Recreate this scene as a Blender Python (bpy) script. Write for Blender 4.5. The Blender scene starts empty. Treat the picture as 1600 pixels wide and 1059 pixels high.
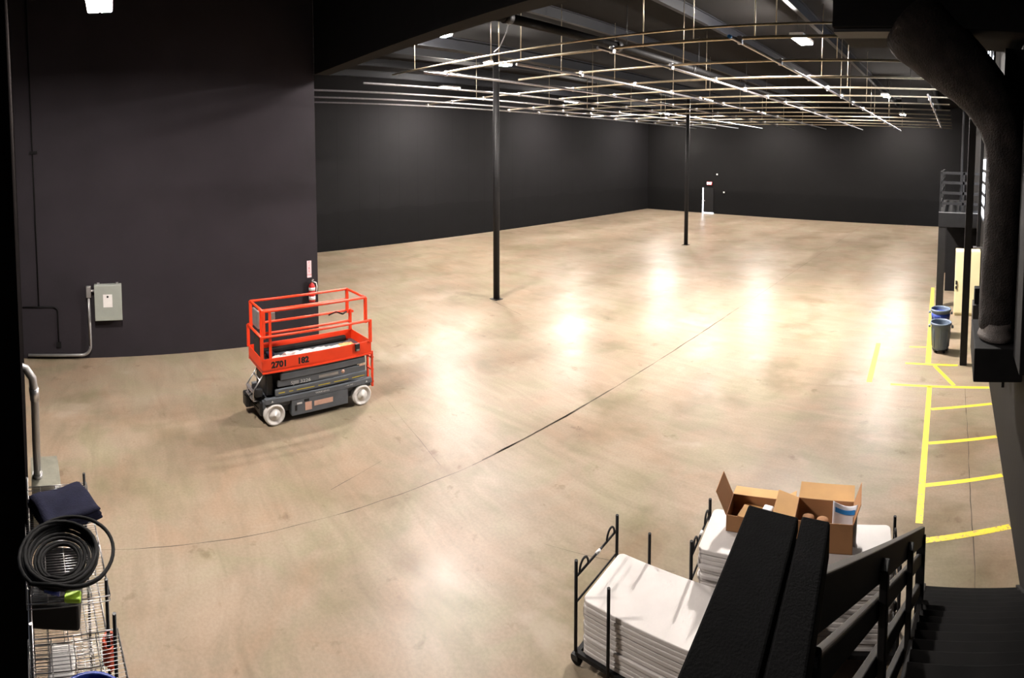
import bpy, bmesh, math, random
from mathutils import Vector, Matrix
random.seed(7)
C = bpy.context.scene.collection
R = math.radians
PI = math.pi
# ------------------------------------------------------------------ camera, world, exposure
sc = bpy.context.scene
sc.render.engine = 'CYCLES'
cd = bpy.data.cameras.new('camera')
cam = bpy.data.objects.new('camera', cd); C.objects.link(cam); sc.camera = cam
F = 839.23
cd.type = 'PANO'
cd.panorama_type = 'CENTRAL_CYLINDRICAL'
cd.central_cylindrical_range_u_min = -800 / F
cd.central_cylindrical_range_u_max = 800 / F
cd.central_cylindrical_range_v_min = -(1059 - 285.74) / F
cd.central_cylindrical_range_v_max = 285.74 / F
cd.central_cylindrical_radius = 1.0
cd.clip_start = 0.02; cd.clip_end = 200
yaw, pitch = -0.8248, 0.0546
fwd = Vector((math.sin(yaw) * math.cos(pitch), math.cos(yaw) * math.cos(pitch), -math.sin(pitch)))
cam.matrix_world = Matrix.Translation((0, 0, 4.8)) @ fwd.to_track_quat('-Z', 'Y').to_matrix().to_4x4()
w = bpy.data.worlds.new('world'); sc.world = w; w.use_nodes = True
w.node_tree.nodes['Background'].inputs[0].default_value = (0.8, 0.85, 1, 1)
w.node_tree.nodes['Background'].inputs[1].default_value = 0.01
sc.view_settings.view_transform = 'Standard'; sc.view_settings.look = 'None'
sc.view_settings.gamma = 1.0; sc.view_settings.use_curve_mapping = False
sc.view_settings.exposure = 4.26
LAMP = 75.0          # radiance of the high-bay lenses

# ------------------------------------------------------------------ materials
def s2l(c): return tuple(((v / 255) / 12.92 if v / 255 <= .04045 else ((v / 255 + .055) / 1.055) ** 2.4) for v in c)
def mat(name, rgb, rough=.6, metal=0, var=.12, scale=6, bump=0, rgb2=None, spec=.5, detail=5, rvar=0):
    m = bpy.data.materials.new(name); m.use_nodes = True; n = m.node_tree.nodes; l = m.node_tree.links
    b = n['Principled BSDF']; c = s2l(rgb)
    c2 = s2l(rgb2) if rgb2 else tuple(max(0, v * (1 - var * 2)) for v in c)
    tc = n.new('ShaderNodeTexCoord'); no = n.new('ShaderNodeTexNoise'); no.inputs['Scale'].default_value = scale; no.inputs['Detail'].default_value = detail
    l.new(tc.outputs['Object'], no.inputs['Vector'])
    r = n.new('ShaderNodeValToRGB'); r.color_ramp.elements[0].position = .3; r.color_ramp.elements[1].position = .7
    r.color_ramp.elements[0].color = (*c2, 1); r.color_ramp.elements[1].color = (*c, 1)
    l.new(no.outputs['Fac'], r.inputs['Fac']); l.new(r.outputs['Color'], b.inputs['Base Color'])
    b.inputs['Roughness'].default_value = rough; b.inputs['Metallic'].default_value = metal; b.inputs['Specular IOR Level'].default_value = spec
    if rvar:
        mr = n.new('ShaderNodeMapRange'); mr.inputs['To Min'].default_value = rough - rvar; mr.inputs['To Max'].default_value = rough + rvar
        l.new(no.outputs['Fac'], mr.inputs['Value']); l.new(mr.outputs['Result'], b.inputs['Roughness'])
    if bump:
        bp = n.new('ShaderNodeBump'); bp.inputs['Strength'].default_value = bump; bp.inputs['Distance'].default_value = .02
        n2 = n.new('ShaderNodeTexNoise'); n2.inputs['Scale'].default_value = scale * 8; n2.inputs['Detail'].default_value = 4
        l.new(tc.outputs['Object'], n2.inputs['Vector']); l.new(n2.outputs['Fac'], bp.inputs['Height']); l.new(bp.outputs['Normal'], b.inputs['Normal'])
    return m
def emit(name, rgb, s):
    m = bpy.data.materials.new(name); m.use_nodes = True; n = m.node_tree.nodes; b = n['Principled BSDF']
    b.inputs['Base Color'].default_value = (0.8, .8, .8, 1); b.inputs['Emission Color'].default_value = (*rgb, 1); b.inputs['Emission Strength'].default_value = s
    return m
M = dict(
    black=mat('black_paint', (20, 19, 20), .6, var=.2, spec=.3), black2=mat('flat_black', (17, 16, 17), .8, var=.2, spec=.2),
    ceil=mat('ceiling_paint', (19, 17, 16), .9, var=.2, scale=.6, spec=.2), joist=mat('joist_paint', (15, 17, 24), .6, var=.1, scale=2),
    steel=mat('galvanised_steel', (205, 203, 206), .34, metal=.9, var=.1, scale=12), brass=mat('dull_zinc', (205, 190, 165), .38, metal=.85, var=.12, scale=8),
    conduit=mat('conduit_grey', (165, 163, 162), .4, metal=.6, var=.1), panel=mat('panel_grey', (150, 154, 146), .5, var=.05),
    white=mat('white_paint', (225, 222, 220), .5, var=.05), red=mat('lift_red', (232, 62, 22), .45, var=.07, scale=3),
    liftgrey=mat('lift_grey', (88, 92, 98), .5, var=.1, scale=5), dark=mat('dark_machinery', (28, 28, 30), .5, var=.3, scale=20),
    tyre=mat('white_tyre', (205, 200, 196), .6, var=.06, scale=14), hub=mat('hub_white', (215, 212, 208), .5, var=.08, scale=20),
    plastic=mat('table_plastic', (205, 199, 195), .5, var=.05, scale=4, bump=.05), card=mat('cardboard', (160, 114, 74), .8, var=.08, scale=5),
    card2=mat('pale_cardboard', (205, 158, 100), .8, var=.06, scale=5), navy=mat('navy_cloth', (33, 34, 50), .95, var=.15, scale=9, bump=.3, spec=.1),
    rubber=mat('black_rubber', (7, 7, 8), .75, spec=.2, var=.2, scale=15), chrome=mat('wire_chrome', (170, 168, 168), .3, metal=.9, var=.1),
    green=mat('lime_plastic', (170, 210, 50), .5), blue=mat('blue_plastic', (38, 62, 150), .45, var=.1), ltblue=mat('print_blue', (40, 130, 205), .6, var=.03),
    can=mat('can_grey', (98, 112, 130), .5, var=.06, scale=3), cream=mat('cream_paint', (222, 212, 168), .5, var=.05, scale=2),
    fred=mat('extinguisher_red', (190, 24, 24), .35), pink=mat('sign_pink', (232, 200, 205), .6, var=.03),
    felt=mat('rough_black_timber', (12, 12, 13), .95, var=.3, scale=20, bump=.15, spec=.1), railgrey=mat('rail_grey', (40, 38, 37), .6, var=.15, scale=8),
    tread=mat('tread_black', (13, 11, 10), .85, var=.25, scale=6, spec=.12), wrap=mat('wrapped_duct', (44, 39, 37), .85, var=.3, scale=5, bump=1.0, spec=.25),
    yellowp=mat('decal_yellow', (190, 170, 50), .6), decalw=mat('decal_white', (200, 200, 200), .6), decalp=mat('decal_pale_red', (214, 170, 150), .6),
    ink=mat('black_ink', (12, 12, 12), .7), orange=mat('orange_cord', (205, 70, 30), .5), greybox=mat('grey_trough', (118, 116, 104), .5, var=.15, scale=9),
    joint=mat('joint_filler', (84, 74, 62), .9, var=.25, scale=3), cloth=mat('white_rag', (235, 232, 228), .8, var=.05, bump=.3),
    bag=mat('white_bag', (225, 225, 232), .5, var=.04), bluepipe=mat('blue_cap', (40, 130, 215), .4), greywrap=mat('grey_sheeting', (92, 84, 80), .7, var=.3, scale=9, bump=.5),
    lamp=emit('lamp_lens', (1.0, .92, .86), LAMP * .8), lamp_mid=emit('lamp_lens_mid', (1.0, .92, .86), LAMP * 1.2), lamp_soft=emit('lamp_lens_soft', (1.0, .92, .86), LAMP * .75), lamp_near=emit('lamp_lens_near', (1.0, .92, .85), LAMP * .62), lamp_dim=emit('lamp_lens_dim', (1.0, .93, .87), LAMP * .5), lamp_bright=emit('lamp_lens_bright', (1.0, .93, .87), LAMP * 2.3), day=emit('daylight_pane', (.80, .87, 1.0), .35), exit=emit('exit_letters', (1, .25, .25), 3.0),
)
def wall_material(name, rgb, seams=0, band=0, axis=1):
    m = mat(name, rgb, .85, var=.08, scale=1.1, bump=.15, spec=.15); n = m.node_tree.nodes; l = m.node_tree.links
    b = n['Principled BSDF']; src = b.inputs['Base Color'].links[0].from_socket
    g = n.new('ShaderNodeNewGeometry'); sp = n.new('ShaderNodeSeparateXYZ'); l.new(g.outputs['Position'], sp.inputs[0])
    def mix(fac, dark):
        nonlocal src
        mx = n.new('ShaderNodeMix'); mx.data_type = 'RGBA'; mx.blend_type = 'MULTIPLY'
        l.new(fac, mx.inputs[0]); l.new(src, mx.inputs[6]); mx.inputs[7].default_value = (dark, dark, dark, 1); src = mx.outputs[2]
    def mth(op, a, bb=None, c=None):
        k = n.new('ShaderNodeMath'); k.operation = op
        for i, v in enumerate((a, bb, c)):
            if v is None: continue
            if isinstance(v, (int, float)): k.inputs[i].default_value = v
            else: l.new(v, k.inputs[i])
        return k.outputs[0]
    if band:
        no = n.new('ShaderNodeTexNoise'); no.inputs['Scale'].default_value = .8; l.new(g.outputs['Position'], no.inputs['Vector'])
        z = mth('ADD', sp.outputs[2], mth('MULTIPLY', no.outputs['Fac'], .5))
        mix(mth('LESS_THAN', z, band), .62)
    if seams:
        f = mth('FRACT', mth('DIVIDE', sp.outputs[axis], seams))
        mix(mth('LESS_THAN', f, .03 / seams), .45)
    l.new(src, b.inputs['Base Color'])
    return m
M['wall_l'] = wall_material('wall_left_paint', (45, 41, 45))
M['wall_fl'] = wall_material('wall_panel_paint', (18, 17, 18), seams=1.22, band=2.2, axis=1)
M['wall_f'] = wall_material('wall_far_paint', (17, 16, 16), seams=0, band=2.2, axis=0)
M['wall_b'] = mat('wall_back_paint', (22, 20, 20), .95, var=.08, scale=1.1, spec=.0)
M['wall_r'] = wall_material('wall_right_paint', (21, 19, 18))

def floor_material():
    m = bpy.data.materials.new('polished_concrete'); m.use_nodes = True; n = m.node_tree.nodes; l = m.node_tree.links
    b = n['Principled BSDF']; g = n.new('ShaderNodeNewGeometry')
    def noise(scale, detail=5, dist=0, vec=None, rough=.55):
        k = n.new('ShaderNodeTexNoise'); k.inputs['Scale'].default_value = scale; k.inputs['Detail'].default_value = detail
        k.inputs['Distortion'].default_value = dist; k.inputs['Roughness'].default_value = rough; l.new(vec or g.outputs['Position'], k.inputs['Vector']); return k.outputs['Fac']
    def ramp(f, *st):
        k = n.new('ShaderNodeValToRGB'); e = k.color_ramp.elements
        e[0].position, e[1].position = st[0][0], st[-1][0]; e[0].color = (*s2l(st[0][1]), 1); e[1].color = (*s2l(st[-1][1]), 1)
        for p, c in st[1:-1]:
            q = e.new(p); q.color = (*s2l(c), 1)
        l.new(f, k.inputs['Fac']); return k.outputs['Color']
    def mix(a, bb, f, mode='MIX'):
        k = n.new('ShaderNodeMix'); k.data_type = 'RGBA'; k.blend_type = mode
        if isinstance(f, float): k.inputs[0].default_value = f
        else: l.new(f, k.inputs[0])
        l.new(a, k.inputs[6]); l.new(bb, k.inputs[7]); return k.outputs[2]
    mp = n.new('ShaderNodeMapping'); mp.inputs['Scale'].default_value = (1, .45, 1); l.new(g.outputs['Position'], mp.inputs[0])
    base = ramp(noise(.42, 5, .6, mp.outputs[0]), (.28, (126, 111, 94)), (.5, (140, 126, 109)), (.72, (153, 140, 125)))
    tint = ramp(noise(.9, 4, .8), (.35, (232, 243, 226)), (.5, (246, 244, 240)), (.65, (255, 240, 232)))
    c = mix(base, tint, .6, 'MULTIPLY')
    streak = n.new('ShaderNodeMapping'); streak.inputs['Scale'].default_value = (.6, 2.4, 1); streak.inputs['Rotation'].default_value = (0, 0, .35); l.new(g.outputs['Position'], streak.inputs[0])
    c = mix(c, ramp(noise(1.2, 7, 1.2, streak.outputs[0]), (.3, (232, 230, 227)), (.62, (255, 255, 255))), .9, 'MULTIPLY')
    c = mix(c, ramp(noise(26, 6), (.35, (240, 239, 238)), (.65, (255, 255, 255))), .9, 'MULTIPLY')
    def stain(scale, thr, soft, col, amt, seed, mode='MULTIPLY'):
        nonlocal c
        m2 = n.new('ShaderNodeMapping'); m2.inputs['Location'].default_value = (seed, seed * 2, 0); l.new(g.outputs['Position'], m2.inputs[0])
        k = n.new('ShaderNodeMapRange'); k.inputs['From Min'].default_value = thr; k.inputs['From Max'].default_value = thr - soft; k.inputs['To Min'].default_value = 0; k.inputs['To Max'].default_value = amt
        l.new(noise(scale, 4, .3, m2.outputs[0], .6), k.inputs['Value']); d = n.new('ShaderNodeRGB'); d.outputs[0].default_value = (*s2l(col), 1)
        c = mix(c, d.outputs[0], k.outputs[0], mode)
    stain(.5, .47, .16, (208, 206, 190), .8, 3)
    stain(2.6, .36, .08, (215, 205, 195), .8, 11)
    stain(9.0, .28, .03, (185, 172, 160), .8, 17)
    stain(.8, .38, .10, (158, 146, 134), .35, 29, 'MIX')
    l.new(c, b.inputs['Base Color'])
    mr = n.new('ShaderNodeMapRange'); mr.inputs['From Min'].default_value = .3; mr.inputs['From Max'].default_value = .7
    mr.inputs['To Min'].default_value = .30; mr.inputs['To Max'].default_value = .39; l.new(noise(.8, 4, .5), mr.inputs['Value']); l.new(mr.outputs['Result'], b.inputs['Roughness'])
    b.inputs['Specular IOR Level'].default_value = .17
    bp = n.new('ShaderNodeBump'); bp.inputs['Strength'].default_value = .008; bp.inputs['Distance'].default_value = .02
    l.new(noise(3, 3), bp.inputs['Height']); l.new(bp.outputs['Normal'], b.inputs['Normal'])
    return m
M['floor'] = floor_material()
def worn_yellow():
    m = mat('worn_yellow_paint', (222, 196, 40), .5, var=.06, scale=6); n = m.node_tree.nodes; l = m.node_tree.links
    b = n['Principled BSDF']; src = b.inputs['Base Color'].links[0].from_socket
    g = n.new('ShaderNodeNewGeometry'); no = n.new('ShaderNodeTexNoise'); no.inputs['Scale'].default_value = 22; no.inputs['Detail'].default_value = 6; l.new(g.outputs['Position'], no.inputs['Vector'])
    sp = n.new('ShaderNodeSeparateXYZ'); l.new(g.outputs['Position'], sp.inputs[0])
    mr = n.new('ShaderNodeMapRange'); mr.inputs['From Min'].default_value = 6.5; mr.inputs['From Max'].default_value = 9; mr.inputs['To Min'].default_value = .43; mr.inputs['To Max'].default_value = .31; l.new(sp.outputs[1], mr.inputs['Value'])
    k = n.new('ShaderNodeMath'); k.operation = 'LESS_THAN'; l.new(no.outputs['Fac'], k.inputs[0]); l.new(mr.outputs[0], k.inputs[1])
    mx = n.new('ShaderNodeMix'); mx.data_type = 'RGBA'; l.new(k.outputs[0], mx.inputs[0]); l.new(src, mx.inputs[6]); mx.inputs[7].default_value = (*s2l((166, 138, 84)), 1)
    l.new(mx.outputs[2], b.inputs['Base Color']); return m
M['yellow'] = worn_yellow()

# ------------------------------------------------------------------ mesh helpers
class MB:
    def __init__(s): s.bm = bmesh.new()
    def box(s, x0, x1, y0, y1, z0, z1, mtx=None):
        v = [s.bm.verts.new((x, y, z)) for z in (z0, z1) for y in (y0, y1) for x in (x0, x1)]
        if mtx is not None:
            for q in v: q.co = mtx @ q.co
        for f in ((0, 2, 3, 1), (4, 5, 7, 6), (0, 1, 5, 4), (2, 6, 7, 3), (0, 4, 6, 2), (1, 3, 7, 5)): s.bm.faces.new([v[i] for i in f])
        return s
    def bar(s, a, b, wx, wy, up=(0, 0, 1)):
        a, b = Vector(a), Vector(b); d = b - a; L = d.length; d.normalize(); u = Vector(up)
        if abs(d.dot(u)) > .99: u = Vector((0, 1, 0))
        x = d.cross(u).normalized(); u = x.cross(d)
        m = Matrix((x, u, d)).transposed().to_4x4(); m.translation = a
        return s.box(-wx / 2, wx / 2, -wy / 2, wy / 2, 0, L, m)
    def tube(s, pts, r, seg=10, closed=False):
        pts = [Vector(p) for p in pts]; n = len(pts); rings = []; px = None
        for i, p in enumerate(pts):
            if closed: d = pts[(i + 1) % n] - pts[i - 1]
            else: d = pts[min(i + 1, n - 1)] - pts[max(i - 1, 0)]
            d.normalize()
            if px is None:
                u = Vector((0, 0, 1)) if abs(d.z) < .9 else Vector((1, 0, 0)); px = d.cross(u).normalized()
            else: px = (px - d * px.dot(d)).normalized()
            py = d.cross(px); rr = r[i] if isinstance(r, (list, tuple)) else r
            rings.append([s.bm.verts.new(p + (px * math.cos(t) + py * math.sin(t)) * rr) for t in (2 * PI * k / seg for k in range(seg))])
        for i in range(n if closed else n - 1):
            a, b = rings[i], rings[(i + 1) % n]
            for k in range(seg):
                f = s.bm.faces.new((a[k], a[(k + 1) % seg], b[(k + 1) % seg], b[k])); f.smooth = True
        if not closed: s.bm.faces.new(rings[0][::-1]); s.bm.faces.new(rings[-1])
        return s
    def lathe(s, prof, seg=24, mtx=None):
        rings = []
        for r, z in prof:
            ring = [s.bm.verts.new((max(r, 1e-4) * math.cos(2 * PI * k / seg), max(r, 1e-4) * math.sin(2 * PI * k / seg), z)) for k in range(seg)]
            if mtx is not None:
                for q in ring: q.co = mtx @ q.co
            rings.append(ring)
        for a, b in zip(rings, rings[1:]):
            for k in range(seg):
                f = s.bm.faces.new((a[k], a[(k + 1) % seg], b[(k + 1) % seg], b[k])); f.smooth = True
        s.bm.faces.new(rings[0][::-1]); s.bm.faces.new(rings[-1])
        return s
    def quad(s, pts):
        s.bm.faces.new([s.bm.verts.new(p) for p in pts]); return s
    def prism(s, poly, z0, z1, mtx=None):
        a = [s.bm.verts.new((x, y, z0)) for x, y in poly]; b = [s.bm.verts.new((x, y, z1)) for x, y in poly]
        if mtx is not None:
            for q in a + b: q.co = mtx @ q.co
        s.bm.faces.new(a[::-1]); s.bm.faces.new(b)
        for i in range(len(poly)): j = (i + 1) % len(poly); s.bm.faces.new((a[i], a[j], b[j], b[i]))
        return s
    def text(s, string, size, mtx, depth=.001, align='CENTER', sx=1, off=0):
        cu = bpy.data.curves.new('t', 'FONT'); cu.body = string; cu.size = size; cu.extrude = depth; cu.offset = off; cu.align_x = align; cu.align_y = 'CENTER'; cu.resolution_u = 3
        o = bpy.data.objects.new('t', cu); C.objects.link(o); dg = bpy.context.evaluated_depsgraph_get(); dg.update()
        me = bpy.data.meshes.new_from_object(o.evaluated_get(dg)); me.transform(mtx @ Matrix.Diagonal((sx, 1, 1, 1))); s.bm.from_mesh(me)
        bpy.data.meshes.remove(me); bpy.data.objects.remove(o); bpy.data.curves.remove(cu); return s
    def build(s, name, m, parent=None, bevel=0, label=None, segs=2):
        bmesh.ops.recalc_face_normals(s.bm, faces=s.bm.faces)
        me = bpy.data.meshes.new(name); s.bm.to_mesh(me); s.bm.free()
        me.materials.append(m if not isinstance(m, str) else M[m]); o = bpy.data.objects.new(name, me); C.objects.link(o)
        if parent: o.parent = parent
        if bevel:
            b = o.modifiers.new('bevel', 'BEVEL'); b.width = bevel; b.segments = segs; b.limit_method = 'ANGLE'; b.angle_limit = R(40)
        if label: o['label'] = label
        return o
def frame(x, y, z):      # matrix from three axes given as world vectors
    return Matrix((Vector(x), Vector(y), Vector(z))).transposed().to_4x4()
def tag(o, label, cat, group=None, kind=None):
    o['label'] = label; o['category'] = cat
    if group: o['group'] = group
    if kind: o['kind'] = kind
    return o
def empty(name, loc, rz, label, cat, group=None):
    o = bpy.data.objects.new(name, None); C.objects.link(o); o.location = loc; o.rotation_euler = (0, 0, rz); o.empty_display_size = .1
    return tag(o, label, cat, group)
def struct(o): o['kind'] = 'structure'; return o
def arc(c, r, a0, a1, n, ax=(1, 0, 0), ay=(0, 0, 1)):
    c, ax, ay = Vector(c), Vector(ax), Vector(ay)
    return [c + ax * (r * math.cos(a0 + (a1 - a0) * i / n)) + ay * (r * math.sin(a0 + (a1 - a0) * i / n)) for i in range(n + 1)]

# ------------------------------------------------------------------ the hall
CH = 8.9
floor = struct(MB().box(-27, 1.3, -4, 40.3, -.2, 0).build('floor', 'floor'))
def line(a, b, wd=.1, z=.002, m='yellow', nm='floor_marking'):
    a, b = Vector((*a, z)), Vector((*b, z)); d = (b - a).normalized(); q = Vector((-d.y, d.x, 0)) * wd / 2
    mb = MB(); n = 1
    mb.quad([a - q, b - q, b + q, a + q]); return mb.build(nm, m, floor)
for a, b, wd in [((-.29, 6.95), (-.36, 11.33), .1), ((-.26, 6.62), (.92, 6.94), .1), ((-.26, 7.8), (.92, 8.12), .09), ((-.27, 9.0), (.92, 9.3), .09),
                 ((-.28, 10.27), (.92, 10.6), .09), ((-1.2, 11.3), (.92, 11.38), .1), ((-1.0, 12.56), (.25, 12.6), .1), ((-.3, 12.5), (.16, 11.44), .09),
                 ((-.46, 12.66), (-.67, 20.4), .13), ((-1.67, 11.3), (-1.82, 13.8), .12), ((-1.0, 13.7), (-.55, 13.75), .08)]:
    line(a, b, wd)
def crack(pts, wd):
    mb = MB(); P = []
    for i in range(len(pts) - 1):
        a, b = Vector((*pts[i], .0015)), Vector((*pts[i + 1], .0015)); n = max(2, int((b - a).length / .25))
        P += [a + (b - a) * k / n + Vector((random.uniform(-.008, .008), random.uniform(-.008, .008), 0)) for k in range(n)]
    P.append(Vector((*pts[-1], .0015)))
    vs = []
    for i, p in enumerate(P):
        d = (P[min(i + 1, len(P) - 1)] - P[max(i - 1, 0)]).normalized(); q = Vector((-d.y, d.x, 0)) * wd * random.uniform(.2, 1) / 2
        vs.append((mb.bm.verts.new(p - q), mb.bm.verts.new(p + q)))
    for a, b in zip(vs, vs[1:]): mb.bm.faces.new((a[0], b[0], b[1], a[1]))
    return mb.build('floor_joint', 'joint', floor)
crack([(-6.3, 5.0), (-6.5, 15.5)], .04); crack([(-6.31, 5.2), (-6.36, 8.2)], .05); crack([(-6.5, -1.2), (-6.3, 5.0)], .014); crack([(-6.5, 15.5), (-6.6, 39.5)], .012)
crack([(.42, 5.7), (.4, 11.3)], .016); crack([(-9.0, 5.0), (-6.6, 4.6)], .008); crack([(-6.9, 2.9), (-7.2, 3.9)], .010)
crack([(-13.2, 11.3), (-11.4, 10.9)], .02); crack([(-4.4, 4.6), (-2.9, 5.2)], .008)
# dirt line at the foot of the walls
struct(MB().box(-13.3, -13, -2.6, 5.2, 0, CH).build('wall_left', 'wall_l'))
struct(MB().box(-24.5, -13.3, 5.0, 5.2, 0, CH).build('wall_left_return', 'wall_l'))
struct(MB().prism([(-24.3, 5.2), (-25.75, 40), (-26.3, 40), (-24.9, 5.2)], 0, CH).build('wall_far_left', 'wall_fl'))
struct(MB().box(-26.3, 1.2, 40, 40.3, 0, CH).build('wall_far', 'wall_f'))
struct(MB().box(.93, 1.2, -3.6, 40, 0, CH).build('wall_right', 'wall_r'))
struct(MB().prism([(-13, -2.33), (-4.2, -.785), (-4.26, -1.12), (-13, -2.7)], 0, CH).build('wall_back', 'wall_b'))
struct(MB().box(-2.6, 1.2, -3.8, -3.6, 0, CH).build('wall_behind', 'wall_r'))
struct(MB().box(-12.98, .92, 5.2, 5.6, 6.88, CH).build('wall_header', 'black2'))
struct(MB().box(-26.4, 1.3, -4, 40.3, CH, CH + .2).build('ceiling', 'ceil'))
mb = MB()
mb.box(-24.4, -24.32, 5.25, 5.3, 0, .1); mb.bm.free()
# steel under the roof
jl = ['third', 'fourth']
for i, (x, y1) in enumerate([(-23.5, 39.8), (-20.5, 39.8), (-17.6, 39.8), (-10.4, 39.8), (-7.15, 39.8), (-4.2, 39.8), (-1.3, 39.8)]):
    o = MB().box(x - .07, x + .07, 5.62, y1, CH - .32, CH - .30).box(x - .012, x + .012, 5.62, y1, CH - .30, CH - .02).box(x - .07, x + .07, 5.62, y1, CH - .02, CH).build('ceiling_joist', 'joist')
    tag(o, 'blue-grey roof joist running down the hall, ' + ['leftmost', 'second from the left', 'third from the left', 'first right of the girder on the pillars', 'third from the right', 'second from the right', 'rightmost, by the duct'][i], 'beam', 'steel joists under the roof')
o = MB().box(-13.6, -13.2, 5.62, 39.9, 7.95, 7.98).box(-13.42, -13.38, 5.62, 39.9, 7.98, 8.28).box(-13.6, -13.2, 5.62, 39.9, 8.28, 8.31).build('steel_girder', 'joist')
tag(o, 'deep steel girder carried on the two round black pillars', 'beam')
t = MB().tube([(-8.05, 5.65, 7.5), (-8.0, 39.9, 7.5)], .1, 14).build('sprinkler_main', 'black'); tag(t, 'thick black pipe running down the hall just above the grid of steel pipes', 'pipe')
for y in (7.3, 11, 15, 19, 24, 30):
    MB().tube([(-8.03, y - .09, 7.5), (-8.03, y + .09, 7.5)], .125, 14).build('coupling', 'dark', t)
    MB().tube([(-8.03, y + .4, 7.59), (-8.03, y + .4, 8.6)], .012, 6).build('hanger_rod', 'dark', t)
for (x, y, lab) in [(-13.21, 11.51, 'round black steel pillar nearer the camera, left of the other'), (-13.67, 25.1, 'round black steel pillar farther off, in front of the lit exit door')]:
    p = empty('support_pillar', (x, y, 0), 0, lab, 'pillar')
    MB().tube([(0, 0, .01), (0, 0, 7.93)], .105, 20).build('shaft', 'black', p)
    MB().box(-.16, .16, -.16, .16, 0, .015).build('base_plate', 'black', p)
    MB().box(-.16, .16, -.16, .16, 7.93, 7.95).build('cap_plate', 'black', p)

# ------------------------------------------------------------------ pipe grid hung over the floor
ZG = 6.9; RP = .033
longs = [(-19.75, 7.0, 37.5), (-18.05, 6.2, 37.5), (-16.15, 6.35, 37.5), (-14.2, 7.24, 37.5), (-11.72, 7.74, 37.5), (-9.33, 8.77, 37.5), (-6.66, 8.45, 37.5), (-3.95, 8.75, 37.5), (-.95, 16.9, 33)]
ordl = ['nearest the far left wall', 'second from the far left wall', 'third from the far left wall', 'fourth from the far left wall', 'fifth from the far left wall',
        'sixth from the far left wall', 'third from the right', 'with a blue capped end', 'short, at far right']
for i, (x, y0, y1) in enumerate(longs):
    o = MB().tube([(x, y0, ZG), (x + .002 * (y1 - y0), y1, ZG)], RP, 10).build('grid_pipe', 'steel')
    tag(o, 'lengthwise steel pipe of the overhead grid, ' + ordl[i], 'pipe', 'lengthwise pipes of the overhead grid')
    if i == 7: MB().tube([(x, y0 - .05, ZG), (x, y0 + .03, ZG)], .033, 12).build('end_cap', 'bluepipe', o, label='blue end cap')
def ytr(x, y):   # cross pipes lie slightly askew
    return y + (x + 3) * .10 * max(0, (18 - y) / 9)
cross = [9.3, 11.6, 14.0, 16.1, 18.1, 20.2, 22.4, 24.7, 27.0, 29.3, 31.6, 33.9]
cx0 = [-11.9, -11.6, -19.9, -14.4, -19.9, -19.9, -19.9, -19.9, -19.9, -19.9, -19.9, -19.9]
words_ = ['first', 'second', 'third', 'fourth', 'fifth', 'sixth', 'seventh', 'eighth', 'ninth', 'tenth', 'eleventh', 'twelfth']
lamps_xy = [(-21.5, 15.7), (-22.0, 25.4), (-22.0, 36.6), (-13.7, 27.9), (-13.9, 36.8), (-12.05, 8.25), (-14.7, 12.9), (-4.3, 14.3), (-3.6, 26.8), (-3.8, 37.2)]
for j, y in enumerate(cross):
    x0, x1 = cx0[j], (-1.5, -.6, -.5)[min(j, 2)] if j < 3 else -.3
    z = ZG + 2 * RP + .004
    o = MB().tube([(x0, ytr(x0, y), z), (x1, ytr(x1, y), z)], RP - .003, 10).build('cross_pipe', 'brass')
    tag(o, 'dull brass-coloured pipe crossing the overhead grid, the %s from the camera' % words_[j], 'pipe', 'crosswise pipes of the overhead grid')
    for k, (xl, a, b) in enumerate(longs):
        yy = ytr(xl, y)
        if x0 - .05 <= xl <= x1 + .05 and a + .1 < yy < b:
            MB().box(xl - .045, xl + .045, yy - .045, yy + .045, ZG - .04, z + .04).build('clamp', 'steel', o, .01)
    n = (2, 3, 3, 3, 3, 3, 3, 3, 3, 3, 3, 3)[j]
    for k in range(n):
        xh = x0 + (x1 - x0) * (k + .35 + .25 * ((j * 7 + k * 3) % 3) / 3) / n; yy = ytr(xh, y)
        MB().tube([(xh, yy, z), (xh, yy, 8.88)], .009, 6).build('hanger_rod', 'brass', o)
# higher carrier pipe in front
z = 7.22
o = MB().tube([(-14.3, 8.3, z), (-2.1, 9.45, z)], .022, 10).build('carrier_pipe', 'brass')
tag(o, 'thin brass-coloured pipe hung above and in front of the overhead grid', 'pipe')
for x, zt in ((-13.2, 8.88), (-9.9, 8.88), (-9.2, 8.88), (-6.0, 8.88), (-3.7, 8.88), (-3.3, 8.88)):
    yy = 8.3 + (x + 14.3) * .0943
    MB().tube([(x, yy, 6.95 if x > -12 else z), (x, yy, zt)], .012, 6).build('hanger_rod', 'brass', o)
# junction and loose cable near the near pillar
o = MB().tube([(-9.95, 8.6, 7.25), (-9.8, 8.65, 7.35), (-9.6, 8.7, 7.7), (-9.45, 8.7, 8.1), (-9.2, 8.7, 8.3)], .012, 6).build('loose_cable', 'conduit'); tag(o, 'loose grey cable looping up from the pipe grid to the roof', 'cable')

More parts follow.
